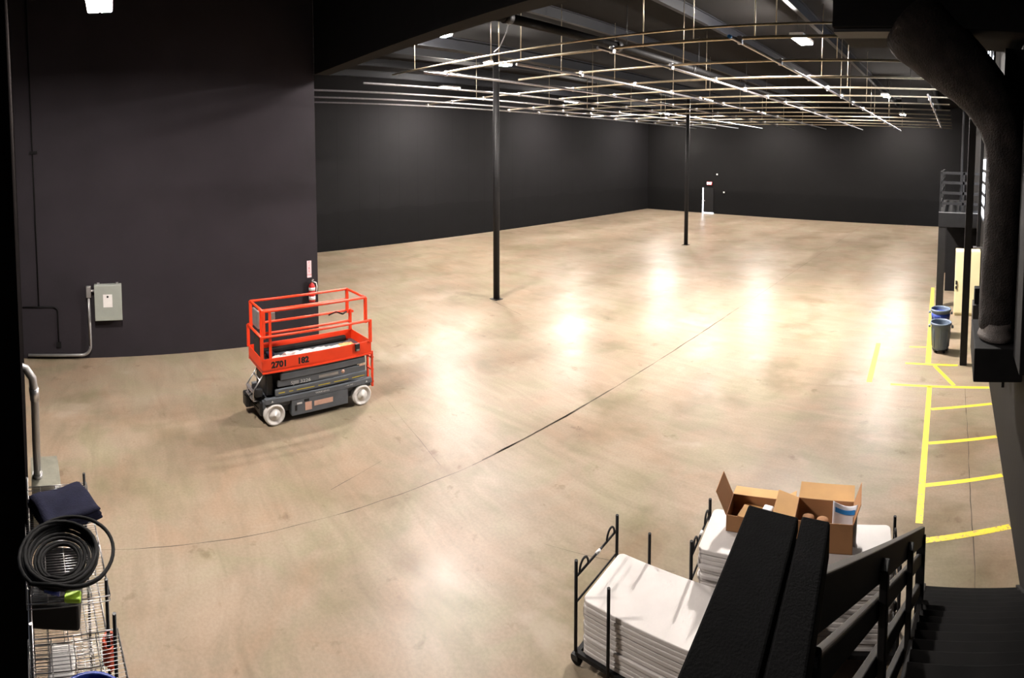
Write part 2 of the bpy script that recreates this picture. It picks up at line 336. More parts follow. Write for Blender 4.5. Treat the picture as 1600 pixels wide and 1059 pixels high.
# ------------------------------------------------------------------ high-bay lamps
def lamp(x, y, label, z=8.0, rz=0.0, ln=.55, lens='lamp', th=0.0):
    p = empty('high_bay_light', (x, y, z), rz, label, 'ceiling light', 'high bay lights under the roof')
    MB().box(-.19, .19, -ln, ln, .04, .12).build('housing', 'white', p, .01)
    for k in (-1, 1): MB().box(-.165 if k < 0 else .02, -.02 if k < 0 else .165, -ln + .03, ln - .03, th, .04).build('lens', lens, p)
    for k in (-.4, .4): MB().tube([(0, k, .12), (0, k, CH - z - .004)], .006, 6).build('hanger_rod', 'dark', p)
names = ['lit lamp beyond the pipe grid at far left, left of the near pillar', 'lit lamp far off above the long left wall, right of the near pillar', 'lit lamp in the farthest left corner of the roof',
         'lit lamp above the middle of the hall near the far pillar', 'lit lamp far off in front of the far wall, in the middle', 'lit twin lamp above the left end of the pipe grid, nearest over the hall',
         'lit lamp just above the pipes over the near pillar', 'lit lamp above the pipes at the right, nearest the black duct', 'lit lamp halfway down the right side of the hall', 'lit lamp at the far right end of the hall']
for i, (x, y) in enumerate(lamps_xy): lamp(x, y, names[i], 8.0, lens={0: 'lamp_mid', 5: 'lamp_soft', 6: 'lamp_dim', 7: 'lamp_bright'}.get(i, 'lamp'))
lamp(-7.5, -.08, 'very bright lamp at the top left of the view, alone in the near bay', 6.97, rz=PI / 2, lens='lamp_near', th=.028)

# web of a roof truss near the bright lamp, and a strut
t = empty('roof_truss', (0, 0, 0), 0, 'bare steel truss web zigzagging under the roof right of the bright lamp', 'truss')
pts = [(-9.5, .45, 7.62), (-9.5, .85, 8.45), (-9.5, .87, 7.75), (-9.5, 1.35, 8.45), (-9.5, 1.4, 7.75), (-9.5, 1.9, 8.45)]
for a, b in zip(pts, pts[1:]): MB().bar(a, b, .03, .03).build('web_bar', 'white', t)
MB().box(-9.55, -9.45, -2, 5, 8.45, 8.52).build('top_chord', 'black', t)
o = MB().bar((-9.0, -1.42, 7.75), (-9.0, -1.52, 8.88), .05, .04).build('roof_strut', 'greywrap'); tag(o, 'pale steel strut dropping from the roof at the top left corner', 'strut')

# ------------------------------------------------------------------ scissor lift
L = empty('scissor_lift', (-9.41, 3.58, 0), R(2.2), 'orange-red and grey scissor lift parked on the concrete beside the dark wall', 'lift')
YR = frame((0, 1, 0), (0, 0, 1), (1, 0, 0))        # text facing +x: reads along +y
def on_side(y, z, x): m = YR.copy(); m.translation = (x, y, z); return m
mb = MB().box(-.34, .34, -1.08, 1.12, .30, .44).box(-.24, .24, -1.0, 1.05, .14, .30)
mb.build('chassis', 'liftgrey', L, .012)
for sx in (-1, 1):
    tr = MB().box(*sorted((sx * .26, sx * .42)), -.56, .58, .11, .40).build('battery_tray', 'liftgrey', L, .012)
    MB().box(*sorted((sx * .4205, sx * .4245)), -.50, -.46, .2, .3).build('latch', 'dark', tr)
    if sx > 0:
        MB().box(.421, .424, -.30, -.17, .17, .32).build('warning_label', 'decalp', tr); MB().box(.421, .424, -.12, .26, .22, .31).build('warning_label', 'decalp', tr, label='long pale red label')
        MB().box(.421, .424, -.32, -.22, .335, .38).build('warning_label', 'ink', tr, label='black label'); MB().box(.421, .424, -.46, -.36, .31, .34).build('warning_label', 'decalw', tr, label='small white label')
    sk = MB().box(*sorted((sx * .34, sx * .425)), -1.06, 1.10, .40, .50).build('side_beam', 'liftgrey', L, .01)
    if sx > 0:
        for y in (-.93, .98): MB().prism([(-.02, -.016), (.02, -.016), (0, .02)], 0, .003, on_side(y, .45, .4255)).build('warning_label', 'decalw', sk)
        MB().text('WARNING', .045, on_side(.05, .455, .4262), .0006, sx=1.3).build('lettering', 'decalw', sk); MB().text('- - NO STEP - -', .035, on_side(.62, .455, .4262), .0006).build('lettering', 'decalw', sk, label='small white lettering')
    for sy in (-.885, .885):
        wy = Matrix.Translation((sx * .36, sy, .195)) @ Matrix.Rotation(sx * PI / 2, 4, 'Y')
        wh = MB().lathe([(.10, -.06), (.17, -.065), (.193, -.05), (.195, 0), (.193, .055), (.178, .07), (.155, .07), (.148, .055), (.10, .05)], 36, wy).build('wheel', 'tyre', L)
        MB().lathe([(.105, .045), (.105, .056), (.06, .062), (.055, .074), (.02, .076), (.018, .09), (.0, .09)], 24, wy).build('wheel_hub', 'hub', wh)
# folded scissor stack: slightly crossing flat arms, four levels
for sx in (-1, 1):
    for k, (z, h) in enumerate([(.585, .13), (.72, .135), (.86, .13), (.93, .10)]):
        tl = (.012, -.012)[k % 2]; x = sx * (.375 - .018 * (k % 2)); y0, y1 = (-.86 + .05 * k, 1.0 - .01 * k)
        arm = MB().bar((x, y0, z - tl), (x, y1, z + tl), .05, h).build('scissor_arm', 'liftgrey', L, .02)
        if sx > 0 and k == 1:
            MB().text('SJIII 3226', .085, on_side(-.36, .705, x + .026), .0006, sx=1.25).build('lettering', 'decalw', arm, label='white model lettering')
            MB().box(x + .0255, x + .027, .0, .40, .70, .75).build('decal', 'conduit', arm)
            MB().lathe([(.036, 0), (.036, .002), (.0, .002)], 20, on_side(.50, .73, x + .0255)).build('round_decal', 'decalp', arm)
            MB().box(x + .0255, x + .028, .85, .97, .76, .79).build('decal', 'decalp', arm)
    if sx > 0:
        for a, b in ((-.80, -.68), (-.60, -.52), (-.45, -.1), (-.02, .22), (.3, .6), (.68, .95)):
            MB().box(.4005, .402, a, b, .565 , .58).build('yellow_stripe', 'yellowp', L)
MB().box(-.32, .32, -.70, .85, .50, .93).build('cross_tubes', 'dark', L, .02)
MB().tube([(-.2, -.6, .55), (.0, .6, .8)], .05, 12).build('hydraulic_cylinder', 'chrome', L)
# front end gear
MB().box(-.33, .33, -1.13, -1.06, .16, .42).box(-.36, -.14, -1.26, -1.1, .14, .40).box(.02, .30, -1.2, -1.06, .5, .66).box(-.3, .3, -1.0, -.86, .5, .9).build('drive_gear', 'dark', L, .03)
mb = MB()
for x in (-.15, .22): mb.tube([(x, -1.12, .4), (x, -1.22, .42), (x, -1.22, .6), (x, -1.02, .88)], .014, 8)
for z in (.44, .58): mb.box(-.15, .22, -1.25, -1.19, z, z + .02)
mb.tube([(-.15, -1.09, .78), (.22, -1.09, .78)], .014, 8); mb.build('step_ladder', 'steel', L)
mb = MB()
for k in range(5): mb.tube([(random.uniform(-.2, .3), -1.14, random.uniform(.2, .5)), (random.uniform(-.3, .3), -1.27, random.uniform(.2, .5)), (random.uniform(-.2, .3), -1.14, random.uniform(.2, .6))], .009, 6)
mb.build('hoses', 'rubber', L)
mb = MB()
for x in (.17, .35): mb.box(x, x + .035, 1.12, 1.16, .30, 1.0)
for z in (.38, .62, .86): mb.box(.17, .385, 1.11, 1.17, z, z + .03)
mb.build('access_ladder', 'red', L, .004)
# platform
X, Y0, Y1, ZP = .415, -1.10, 1.10, .99
mb = MB().box(-X, X, Y0, Y1, ZP, ZP + .04); mb.build('deck', 'liftgrey', L)
mb = MB().box(X - .012, X, Y0, Y1, ZP - .02, 1.225).box(-X, -X + .012, Y0, Y1, ZP - .02, 1.225).box(-X, X, Y0, Y0 + .012, ZP - .02, 1.225).box(-X, X, Y1 - .012, Y1, ZP - .02, 1.225)
mb.box(X - .03, X + .012, Y0, Y1, ZP - .03, ZP + .0).box(-X - .012, -X + .03, Y0, Y1, ZP - .03, ZP)
tb = mb.build('toe_board', 'red', L, .004)
MB().text('2701', .15, on_side(-.78, 1.10, X + .001), .0008, sx=1.0, off=.008).text('182', .15, on_side(-.32, 1.10, X + .001), .0008, sx=1.0, off=.008).build('fleet_number', 'ink', tb, label='black stencilled number 2701 182')
cl = MB().box(X, X + .03, .74, .84, 1.08, 1.22).build('gate_latch', 'dark', tb, .008); MB().box(X + .03, X + .04, .76, .82, 1.09, 1.12).build('catch', 'steel', cl)
rt = .024
def rail(pts, nm='guard_rail', m='red'): return MB().tube(pts, rt, 10).build(nm, m, L)
zt, zm = 2.07, 1.62
xr = X - .03
for sx in (-1, 1): rail([(sx * xr, Y0 + .05, zt), (sx * xr, Y1 - .1, zt)]); rail([(sx * xr, Y0 + .05, 1.86), (sx * xr, Y1 - .1 , 1.86)]) if sx < 0 else None
rail([(-xr, Y0 + .05, zt), (xr, Y0 + .05, zt)]); rail([(-xr, Y1 - .1, zt), (xr, Y1 - .1, zt)])
rail([(-X + .0, Y0 + .0, zm), (-X, Y1 - .02, zm)]); rail([(X, Y0, zm), (X, Y1 - .02, zm)]); rail([(-X, Y0, zm), (X, Y0, zm)]); rail([(-X, Y1 - .02, zm), (-X + .12, Y1 - .02, zm)])
rail([(-X, Y0 + .25, 1.40), (-X, Y1 - .02, 1.40)])
for sx in (-1, 1):
    MB().bar((sx * xr, Y0 + .05, 1.58), (sx * xr, Y0 + .05, zt), .05, .05).build('guard_post', 'red', L)
    MB().bar((sx * xr, Y1 - .1, 1.58), (sx * xr, Y1 - .1, zt), .05, .05).build('guard_post', 'red', L)
    MB().bar((sx * X, Y0 + .0, 1.2), (sx * X, Y0 + .0, zm), .05, .05).build('guard_post', 'red', L)
    MB().bar((sx * X, Y1 - .02, 1.2), (sx * X, Y1 - .02, zm + .02), .05, .05).build('guard_post', 'red', L)
MB().bar((xr - .14, Y0 + .05, 1.2), (xr - .14, Y0 + .05, zt), .04, .04).build('guard_post', 'red', L)
MB().bar((xr + .0, Y0 + .17, 1.2), (xr, Y0 + .17, zt), .04, .04).build('guard_post', 'red', L)
MB().box(-.22, .12, Y0 + .03, Y0 + .07, 1.68, 2.0).build('document_panel', 'conduit', L, .01)
MB().box(-.10, .22, Y0 + .01, Y0 + .04, 1.2, 1.56).build('control_cover', 'railgrey', L, .01)
MB().box(.24, .32, Y0 + .2, Y0 + .3, 1.88, 2.02).build('control_box', 'conduit', L, .015)
o = MB().bar((-9.72, 2.62, 1.09), (-9.80, 4.5, 1.09), .10, .10).build('black_bar', 'black', None, .03); tag(o, 'long black bar lying along the far side of the lift deck', 'mat')  # plain black bar along the inside of the far toe board
# crumpled sheeting on the deck
def rag(cx, cy, lx, ly, z, h, seed, rz=0, n=26):
    rnd = random.Random(seed); mb = MB(); g = []
    for i in range(n + 1):
        row = []
        for j in range(9):
            u, v = i / n - .5, j / 8 - .5; e = max(0, 1 - (2 * abs(u)) ** 6) * max(0, 1 - (2 * abs(v)) ** 4)
            x, y = v * lx * (1 + .15 * math.sin(i * 1.3)), u * ly
            row.append(mb.bm.verts.new((x + rnd.uniform(-.012, .012), y + rnd.uniform(-.012, .012), z + .004 + e * h * rnd.uniform(.25, 1))))
        g.append(row)
    for a, b in zip(g, g[1:]):
        for k in range(8): mb.bm.faces.new((a[k], a[k + 1], b[k + 1], b[k]))
    for v in mb.bm.verts: v.co = Matrix.Translation((cx, cy, 0)) @ Matrix.Rotation(rz, 4, 'Z') @ v.co
    return mb
o = rag(-9.34, 3.55, .44, 1.5, 1.032, .10, 3, R(2)).build('crumpled_sheet', 'cloth'); tag(o, 'crumpled white plastic sheet lying on the deck of the scissor lift', 'sheet')
o = rag(-9.52, 4.35, .18, .4, 1.032, .05, 5, R(2), 10).build('brown_paper', 'card2'); tag(o, 'scrap of tan paper lying at the far end of the lift deck', 'paper')
o = MB().box(-9.62, -9.48, 2.75, 2.9, 1.031, 1.12).build('tool_pouch', 'navy', None, .02); tag(o, 'small dark blue pouch lying at the near end of the lift deck', 'pouch')
o = MB().tube([(-9.72, 4.1, 1.62), (-9.68, 4.25, 1.68), (-9.60, 4.36, 1.64), (-9.66, 4.47, 1.66)], .015, 8).build('cord_hook', 'rubber', L); o.matrix_parent_inverse = (Matrix.Translation((-9.41, 3.58, 0)) @ Matrix.Rotation(R(2.2), 4, 'Z')).inverted()

# ------------------------------------------------------------------ left wall fittings
P = empty('electrical_panel', (-12.998, -.19, .97), 0, 'grey steel electrical panel with a white sheet on its door on the left wall', 'electrical panel')
MB().box(0, .2, -.33, .33, 0, .86).build('cabinet', 'panel', P, .008)
d = MB().box(.2, .212, -.325, .325, .01, .85).build('door', 'panel', P, .004)
MB().box(.2125, .215, -.12, .10, .33, .64).build('paper_notice', 'white', d, label='white paper notice')
MB().lathe([(.026, 0), (.026, .003), (0, .003)], 16, on_side(-.01, .585, .215)).build('notice_mark', 'ink', d)
for a in (-.26, .2): MB().box(.05, .12, a, a + .06, .86, .9).build('mounting_lug', 'steel', P)
K = empty('conduit', (-12.95, 0, 0), 0, 'thick grey conduit dropping from the electrical panel and running along the floor', 'conduit')
yb = -.66
MB().tube([(.04, yb, 1.55), (.04, yb, .33)] + arc((.04, yb - .22, .33), .22, 0, -PI / 2, 8, (0, 1, 0), (0, 0, 1)) + [(.04, -2.2, .11)], .036, 14).build('pipe', 'conduit', K)
MB().box(-.02, .1, yb - .06, yb + .06, 1.52, 1.80).build('conduit_body', 'conduit', K, .015)
MB().tube([(.04, yb, 1.68), (.04, -.53, 1.68)], .03, 12).build('nipple', 'conduit', K)
o = MB().tube([(-12.975, -1.9, 8.8), (-12.975, -1.9, 1.30)], .018, 8).box(-13, -12.95, -1.97, -1.78, 5.05, 5.12).build('thin_conduit', 'black2'); tag(o, 'thin black conduit running up the left wall near its corner', 'conduit')
o = MB().tube([(-12.975, -2.3, 1.29), (-12.975, -1.56, 1.29)] + arc((-12.975, -1.56, 1.17), .12, PI / 2, 0, 5, (0, 1, 0), (0, 0, 1)) + [(-12.975, -1.44, .4)], .018, 8).box(-13, -12.94, -1.5, -1.38, .3, .42).build('thin_conduit', 'black2')
tag(o, 'thin black conduit bending down to a small outlet low on the left wall', 'conduit')
E_ = empty('fire_extinguisher', (-12.9, 4.99, 1.0), 0, 'red fire extinguisher with white labels hung at the right end of the left wall', 'fire extinguisher')
MB().lathe([(.07, 0), (.085, .02), (.085, .40), (.06, .46), (.025, .49), (.025, .52)], 20).build('cylinder', 'fred', E_)
for a, b in ((.06, .15), (.30, .38)): MB().lathe([(.0865, a), (.0865, b)], 20).build('label_band', 'white', E_)
MB().box(-.02, .12, -.02, .02, .53, .55).box(-.02, .10, -.02, .02, .58, .60).box(-.02, .03, -.02, .02, .51, .6).build('handle', 'steel', E_)
MB().tube([(.02, .02, .53), (.06, .10, .50), (.06, .12, .40), (.03, .11, .2)], .013, 8).build('hose', 'white', E_)
MB().box(-.1, -.085, -.03, .03, .1, .5).build('bracket', 'dark', E_)
S = empty('extinguisher_sign', (-12.995, 4.96, 1.62), 0, 'narrow upright pale sign above the fire extinguisher', 'sign')
MB().box(0, .006, -.06, .06, 0, .44).build('plate', 'pink', S)
mb = MB()
for i, ch in enumerate('FIRE'): mb.text(ch, .085, on_side(0, .39 - i * .075, .0065), .0005)
mb.text('EXTINGUISHER', .045, on_side(0, .07, .0065), .0005, sx=.38); mb.build('lettering', 'fred', S)

# ------------------------------------------------------------------ far end
D = empty('exit_door', (-19.7, 39.99, 0), 0, 'dark exit door in the far wall with daylight showing round its edge', 'door'); D['kind'] = 'structure'; D.name = 'door_1'
MB().box(-.45, .45, -.05, -.004, .09, 2.1).build('door_leaf', 'black', D, .004)
for a in ((-.56, -.47, -.03, -.004, .0, 2.1), (-.47, .48, -.03, -.004, 0, .075)): MB().box(*a).build('daylight_gap', 'day', D)
MB().box(-.5, -.3, -.1, -.05, 1.0, 1.08).build('panic_bar', 'steel', D)
X_ = empty('exit_sign', (-19.62, 39.99, 2.35), 0, 'small lit red EXIT sign over the door in the far wall', 'exit sign')
MB().box(-.22, .22, -.08, -.004, 0, .28).build('housing', 'fred', X_, .01)
mF = frame((1, 0, 0), (0, 0, 1), (0, -1, 0)); mF.translation = (0, -.082, .14)
MB().text('EXIT', .25, mF, .001, sx=.85).build('lettering', 'exit', X_)
for (x, z, nm) in ((-18.95, 3.2, 'small white alarm fitting high on the far wall, above right of the exit sign'), (-18.3, 1.75, 'small white switch on the far wall right of the exit door')):
    o = MB().box(x - .06, x + .06, 39.93, 39.995, z, z + .12).build('wall_fitting', 'white', None, .01); tag(o, nm, 'fitting')
# ------------------------------------------------------------------ right side: platform, cabinet, cans, poles, windows
T = empty('mezzanine_platform', (.2, 17.6, 0), 0, 'black raised platform with railings at the far right', 'platform')
MB().box(-.68, .72, 0, 6, 2.68, 3.18).build('deck', 'black2', T, .01)
for x, y in ((-.55, .15), (-.55, 5.8)): MB().box(x - .12, x + .12, y - .12, y + .12, 0, 2.67).build('post', 'black', T)
MB().box(-.42, .72, 2.4, 2.5, 0, 2.67).build('back_panel', 'black2', T)
for x, y in ((-.64, .05), (.1, .05), (-.64, 2), (-.64, 4), (-.64, 5.9)): MB().bar((x, y, 3.18), (x, y, 4.5), .06, .06).build('railing_post', 'black', T)
for z in (3.42, 3.76, 4.1, 4.42):
    MB().box(-.64, .70, .02, .08, z, z + .09).build('railing', 'black', T); MB().box(-.67, -.61, .08, 5.9, z, z + .09).build('railing', 'black', T)
MB().box(-.68, .72, -.006, -.001, 3.155, 3.178).build('edge_strip', 'steel', T)
Q = empty('utility_cabinet', (.51, 16.75, 0), 0, 'cream metal cabinet standing under the raised platform at the right', 'cabinet')
MB().box(-.38, .40, 0, .55, .06, 2.05).box(-.36, .38, .03, .52, 0, .06).build('body', 'cream', Q, .01)
for a, b in ((-.375, .005), (.012, .395)): MB().box(a, b, -.02, -.001, .10, 2.02).build('door', 'cream', Q, .004)
h = MB().box(-.36, -.31, -.05, -.02, 1.0, 1.12).build('handle', 'dark', Q, .006); MB().box(-.36, -.31, -.05, -.02, .86, .95).build('lock', 'dark', Q, .006)
for (x, y, sc_, lab) in ((-.2, 13.5, 1.0, 'grey round bin on a wheeled base, nearer the camera, beside the black pole'), (-.24, 14.75, 1.04, 'grey round bin with a dark blue band, behind the nearer bin')):
    B = empty('trash_can', (x, y, 0), 0, lab, 'bin')
    MB().lathe([(.195 * sc_, .10), (.205 * sc_, .11), (.25 * sc_, .70), (.27 * sc_, .705), (.275 * sc_, .74), (.27 * sc_, .765), (.25 * sc_, .765), (.245 * sc_, .72), (.20 * sc_, .13), (.0, .13)], 36).build('bin_body', 'can', B)
    for s in (-1, 1): MB().box(*sorted((s * .26 * sc_, s * .32 * sc_)), -.06, .06, .62, .68).build('handle', 'can', B, .015)
    mb = MB()
    for k in range(8):
        a = 2 * PI * k / 8; mb.tube([(.215 * sc_ * math.cos(a), .215 * sc_ * math.sin(a), .14), (.247 * sc_ * math.cos(a), .247 * sc_ * math.sin(a), .62)], .009, 6)
    mb.build('rib', 'can', B)['kind'] = 'stuff'
    dl = MB().lathe([(.17, .065), (.21, .075), (.21, .10), (.0, .10)], 24).build('dolly', 'dark', B)
    for k in range(5):
        a = 2 * PI * k / 5 + .3; MB().lathe([(.032, -.012), (.035, 0), (.032, .012)], 12, Matrix.Translation((.17 * math.cos(a), .17 * math.sin(a), .035)) @ Matrix.Rotation(PI / 2, 4, 'X')).build('caster', 'rubber', dl)
    if y > 14: MB().lathe([(.252, .50), (.2535, .50), (.262, .65), (.2605, .65)], 36).build('bin_band', 'blue', B, label='dark blue band')
for (x, y, r, z0, z1, lab) in ((.375, 12.68, .085, 0, 8.85, 'square black pole standing right of the grey bins'), (.74, 15.2, .05, 2.45, 8.85, 'slim black pole behind the large square pole, beside the lit window'),
                           (.22, 18.1, .035, 3.185, 8.85, 'thin black post rising past the platform railing')):
    o = MB().box(x - r, x + r, y - r, y + r, z0, z1).build('black_pole', 'black', None, .01); tag(o, lab, 'pole')
o = MB().box(.60, .925, 15.14, 15.26, 2.40, 2.45).build('pole_bracket', 'steel'); tag(o, 'pale steel bracket carrying the slim black pole', 'bracket')
def window(name, y0, y1, z0, z1, rows, cols):
    W = bpy.data.objects.new(name, None); C.objects.link(W); W.location = (.93, (y0 + y1) / 2, z0); W['kind'] = 'structure'; hy = (y1 - y0) / 2; H = z1 - z0
    MB().box(-.012, -.002, -hy, hy, 0, H).build('pane', 'day', W)
    mb = MB().box(-.05, -.002, -hy - .06, -hy, -.06, H + .06).box(-.05, -.002, hy, hy + .06, -.06, H + .06).box(-.05, -.002, -hy, hy, -.06, 0).box(-.05, -.002, -hy, hy, H, H + .06)
    for k in range(1, rows): mb.box(-.05, -.012, -hy, hy, H * k / rows - .045, H * k / rows + .045)
    for k in range(1, cols): y = -hy + 2 * hy * k / cols; mb.box(-.05, -.012, y - .03, y + .03, 0, H)
    mb.build('window_frame', 'black', W)
window('window_1', 15.45, 18.6, 3.15, 4.95, 5, 1)
for wn in ('window_1', 'window_2'): pass
window('window_2', 14.0, 19.0, 7.1, 8.5, 2, 4)
window('window_3', 35.5, 38.5, .1, 2.6, 3, 2)

# black ledge, wrapped duct and plenum at the near right
Gd = empty('wrapped_duct', (.645, 7.0, 2.56), 0, 'large black wrapped duct rising from the ledge and bending left under the roof', 'duct')
mb = MB(); col = [(.675 - .93 + .27 + .0, 0, z) for z in (0.0, .3, .8, 1.4, 2.0)]
el = Matrix.Diagonal((.92, 1.25, 1, 1))
rnd = random.Random(4)
path = [(.0, 0, .02), (.0, 0, .25), (.0, 0, .6), (.01, 0, 1.0), (.02, 0, 1.5), (.02, 0, 2.0), (.02, 0, 2.4), (-.06, 0, 2.75), (-.22, 0, 3.06), (-.46, 0, 3.32), (-.74, 0, 3.56), (-1.06, 0, 3.84), (-1.4, 0, 4.15)]
rad = [.27, .262, .255, .262, .255, .25, .262, .29, .33, .38, .42, .46, .5]
mb.tube(path, rad, 28); o = mb.build('duct_sleeve', 'wrap', Gd)
sb = o.modifiers.new('s', 'SUBSURF'); sb.levels = 2; sb.render_levels = 2
tx = bpy.data.textures.new('wrinkle', 'CLOUDS'); tx.noise_scale = .22; dm = o.modifiers.new('d', 'DISPLACE'); dm.texture = tx; dm.strength = .05; dm.texture_coords = 'LOCAL'
MB().lathe([(.345, .004), (.32, .05), (.29, .12), (.27, .2)], 28, Matrix.Diagonal((.78, 1.1, 1, 1))).build('foot_collar', 'greywrap', Gd)
o = MB().box(-1.62 - .66, .90 - .66, -.25, 1.0, 6.47 - 2.56, 8.55 - 2.56).build('plenum', 'black2', Gd, .02)
MB().box(-1.6 - .66, -.75 - .66, -.22, .15, 6.42 - 2.56, 6.46 - 2.56).build('bottom_flange', 'railgrey', o, label='dark grey flange')
MB().box(.62 - .645, .92 - .645, .35, 1.0, 4.6 - 2.56, 6.39 - 2.56).build('elbow_blocker', 'black2', Gd)  # black box added to keep the lamp-lit wall beside the elbow dark
o = MB().box(.80, .925, 5.85, 6.45, 2.47, 8.8).build('edge_blocker', 'black2', None, .01); tag(o, 'flat black casing up the right wall at the edge of the view', 'blocker')  # black box added to cover the lit wall at the view's right edge
o = MB().box(-2.2, -1.6, 21.0, 21.3, 7.02, 7.36).build('hung_box', 'black2', None, .01); tag(o, 'small black box hung among the pipes at the far right of the grid', 'box'); MB().tube([(-1.9, 21.15, 7.36), (-1.9, 21.15, 8.88)], .012, 6).build('hanger_rod', 'dark', o)
o = MB().box(.325, .925, 6.5, 7.75, 2.12, 2.54).build('wall_ledge', 'black2', None, .012); tag(o, 'thick black ledge on the right wall carrying the wrapped duct', 'ledge')
o = MB().box(.38, .50, 8.3, 8.5, 2.62, 2.86).build('junction_box', 'black2', None, .01); tag(o, 'small black box on the wall just beyond the wrapped duct', 'box')
o = MB().box(.36, .925, 8.25, 8.6, 2.2, 2.61).build('support_ledge', 'railgrey', None, .01); tag(o, 'grey bracket shelf under the small black box beyond the ledge', 'shelf')
o = MB().tube([(.90, 8.4, 2.2), (.89, 8.4, 1.8), (.90, 8.42, 1.42)], .006, 6).build('hanging_cord', 'rubber'); tag(o, 'black cord hanging down the right wall below the ledge', 'cord'); MB().box(.87, .92, 8.39, 8.45, 1.26, 1.42).build('plug', 'rubber', o, .008)

# ------------------------------------------------------------------ stairs and guard rails by the camera
S0 = empty('staircase', (.36, 0, 0), 0, 'black timber staircase going down along the right wall', 'stairs')
n = 17; rise, run, ytop = .18, .262, 1.22
for k in range(n):
    z = rise * (n - k) - .0; y = ytop + run * k
    if k == 0: continue
    MB().box(-.50, .555, y, y + run + .02, z - .04, z).build('tread', 'tread', S0, .006)
    MB().box(-.49, .55, y + .0, y + .015, z - .0, z + rise - .041).build('riser', 'black2', S0)
yb_ = ytop + run * n
st = MB()
for x in (-.54, .5): st.prism([(1.22, 2.72), (1.22, 3.04), (yb_ + .1, .14), (yb_ + .1, .0), (yb_ - .3, 0)], x, x + .04, frame((0, 1, 0), (0, 0, 1), (1, 0, 0)))
st.build('stringer', 'black2', S0)
o = MB().box(-.52, .92, -3.55, 1.2, 2.95, 3.05).build('stair_landing', 'tread', None, .005); tag(o, 'black landing deck at the head of the stairs', 'landing')
GR = empty('stair_guard', (0, 0, 0), 0, 'dark sloping guard rails along the left side of the stairs', 'railing')
ya, yz = 1.30, 4.82
def rz(y, off): return 3.70 + off + (y - ya) * (1.43 - 3.70) / (yz - ya)
def rx(y): return -.345 + (y - ya) * .175 / (yz - ya)
for k, (off, hh, ww, m) in enumerate(((0, .14, .045, 'railgrey'), (-.21, .09, .04, 'railgrey'), (-.48, .09, .04, 'black'), (-.75, .09, .04, 'black'))):
    MB().bar((rx(ya), ya, rz(ya, off - .07)), (rx(yz), yz, rz(yz, off - .07)), ww, hh).build('sloping_rail', m, GR, .006)
MB().box(-.21, -.13, 4.64, 4.73, .02, 1.44).build('newel_post', 'black', GR, .006)
for y in (2.4, 3.5): MB().box(rx(y) + .021, rx(y) + .06, y - .045, y + .045, max(0, rise * (n - (y - ytop) / run)) - .1, rz(y, -.06)).build('guard_post', 'black', GR, .006)
HR = empty('landing_guard', (0, 0, 0), 0, 'broad flat-topped black guard rail right below the camera', 'railing')
def hb(xa, xb, z0, z1, y0, y1, nm, sk=-.13):
    # a beam whose plan leans slightly: x shifts by sk per metre
    mb = MB(); poly = [(xa + sk * (y0 - 1.26), y0), (xb + sk * (y0 - 1.26), y0), (xb + sk * (y1 - 1.26), y1), (xa + sk * (y1 - 1.26), y1)]
    return mb.prism(poly, z0, z1).build(nm, 'felt', HR, .006)
hb(-.488, -.352, 3.86, 3.90, -.4, 1.26, 'cap_board'); hb(-.346, -.272, 3.80, 3.895, -.4, 1.275, 'top_rail')
hb(-.44, -.352, 3.06, 3.855, 1.16, 1.25, 'guard_post'); hb(-.44, -.352, 3.06, 3.855, -.35, -.26, 'guard_post')
hb(-.346, -.282, 3.48, 3.57, -.4, 1.27, 'mid_rail'); hb(-.346, -.282, 3.16, 3.25, -.4, 1.27, 'mid_rail')

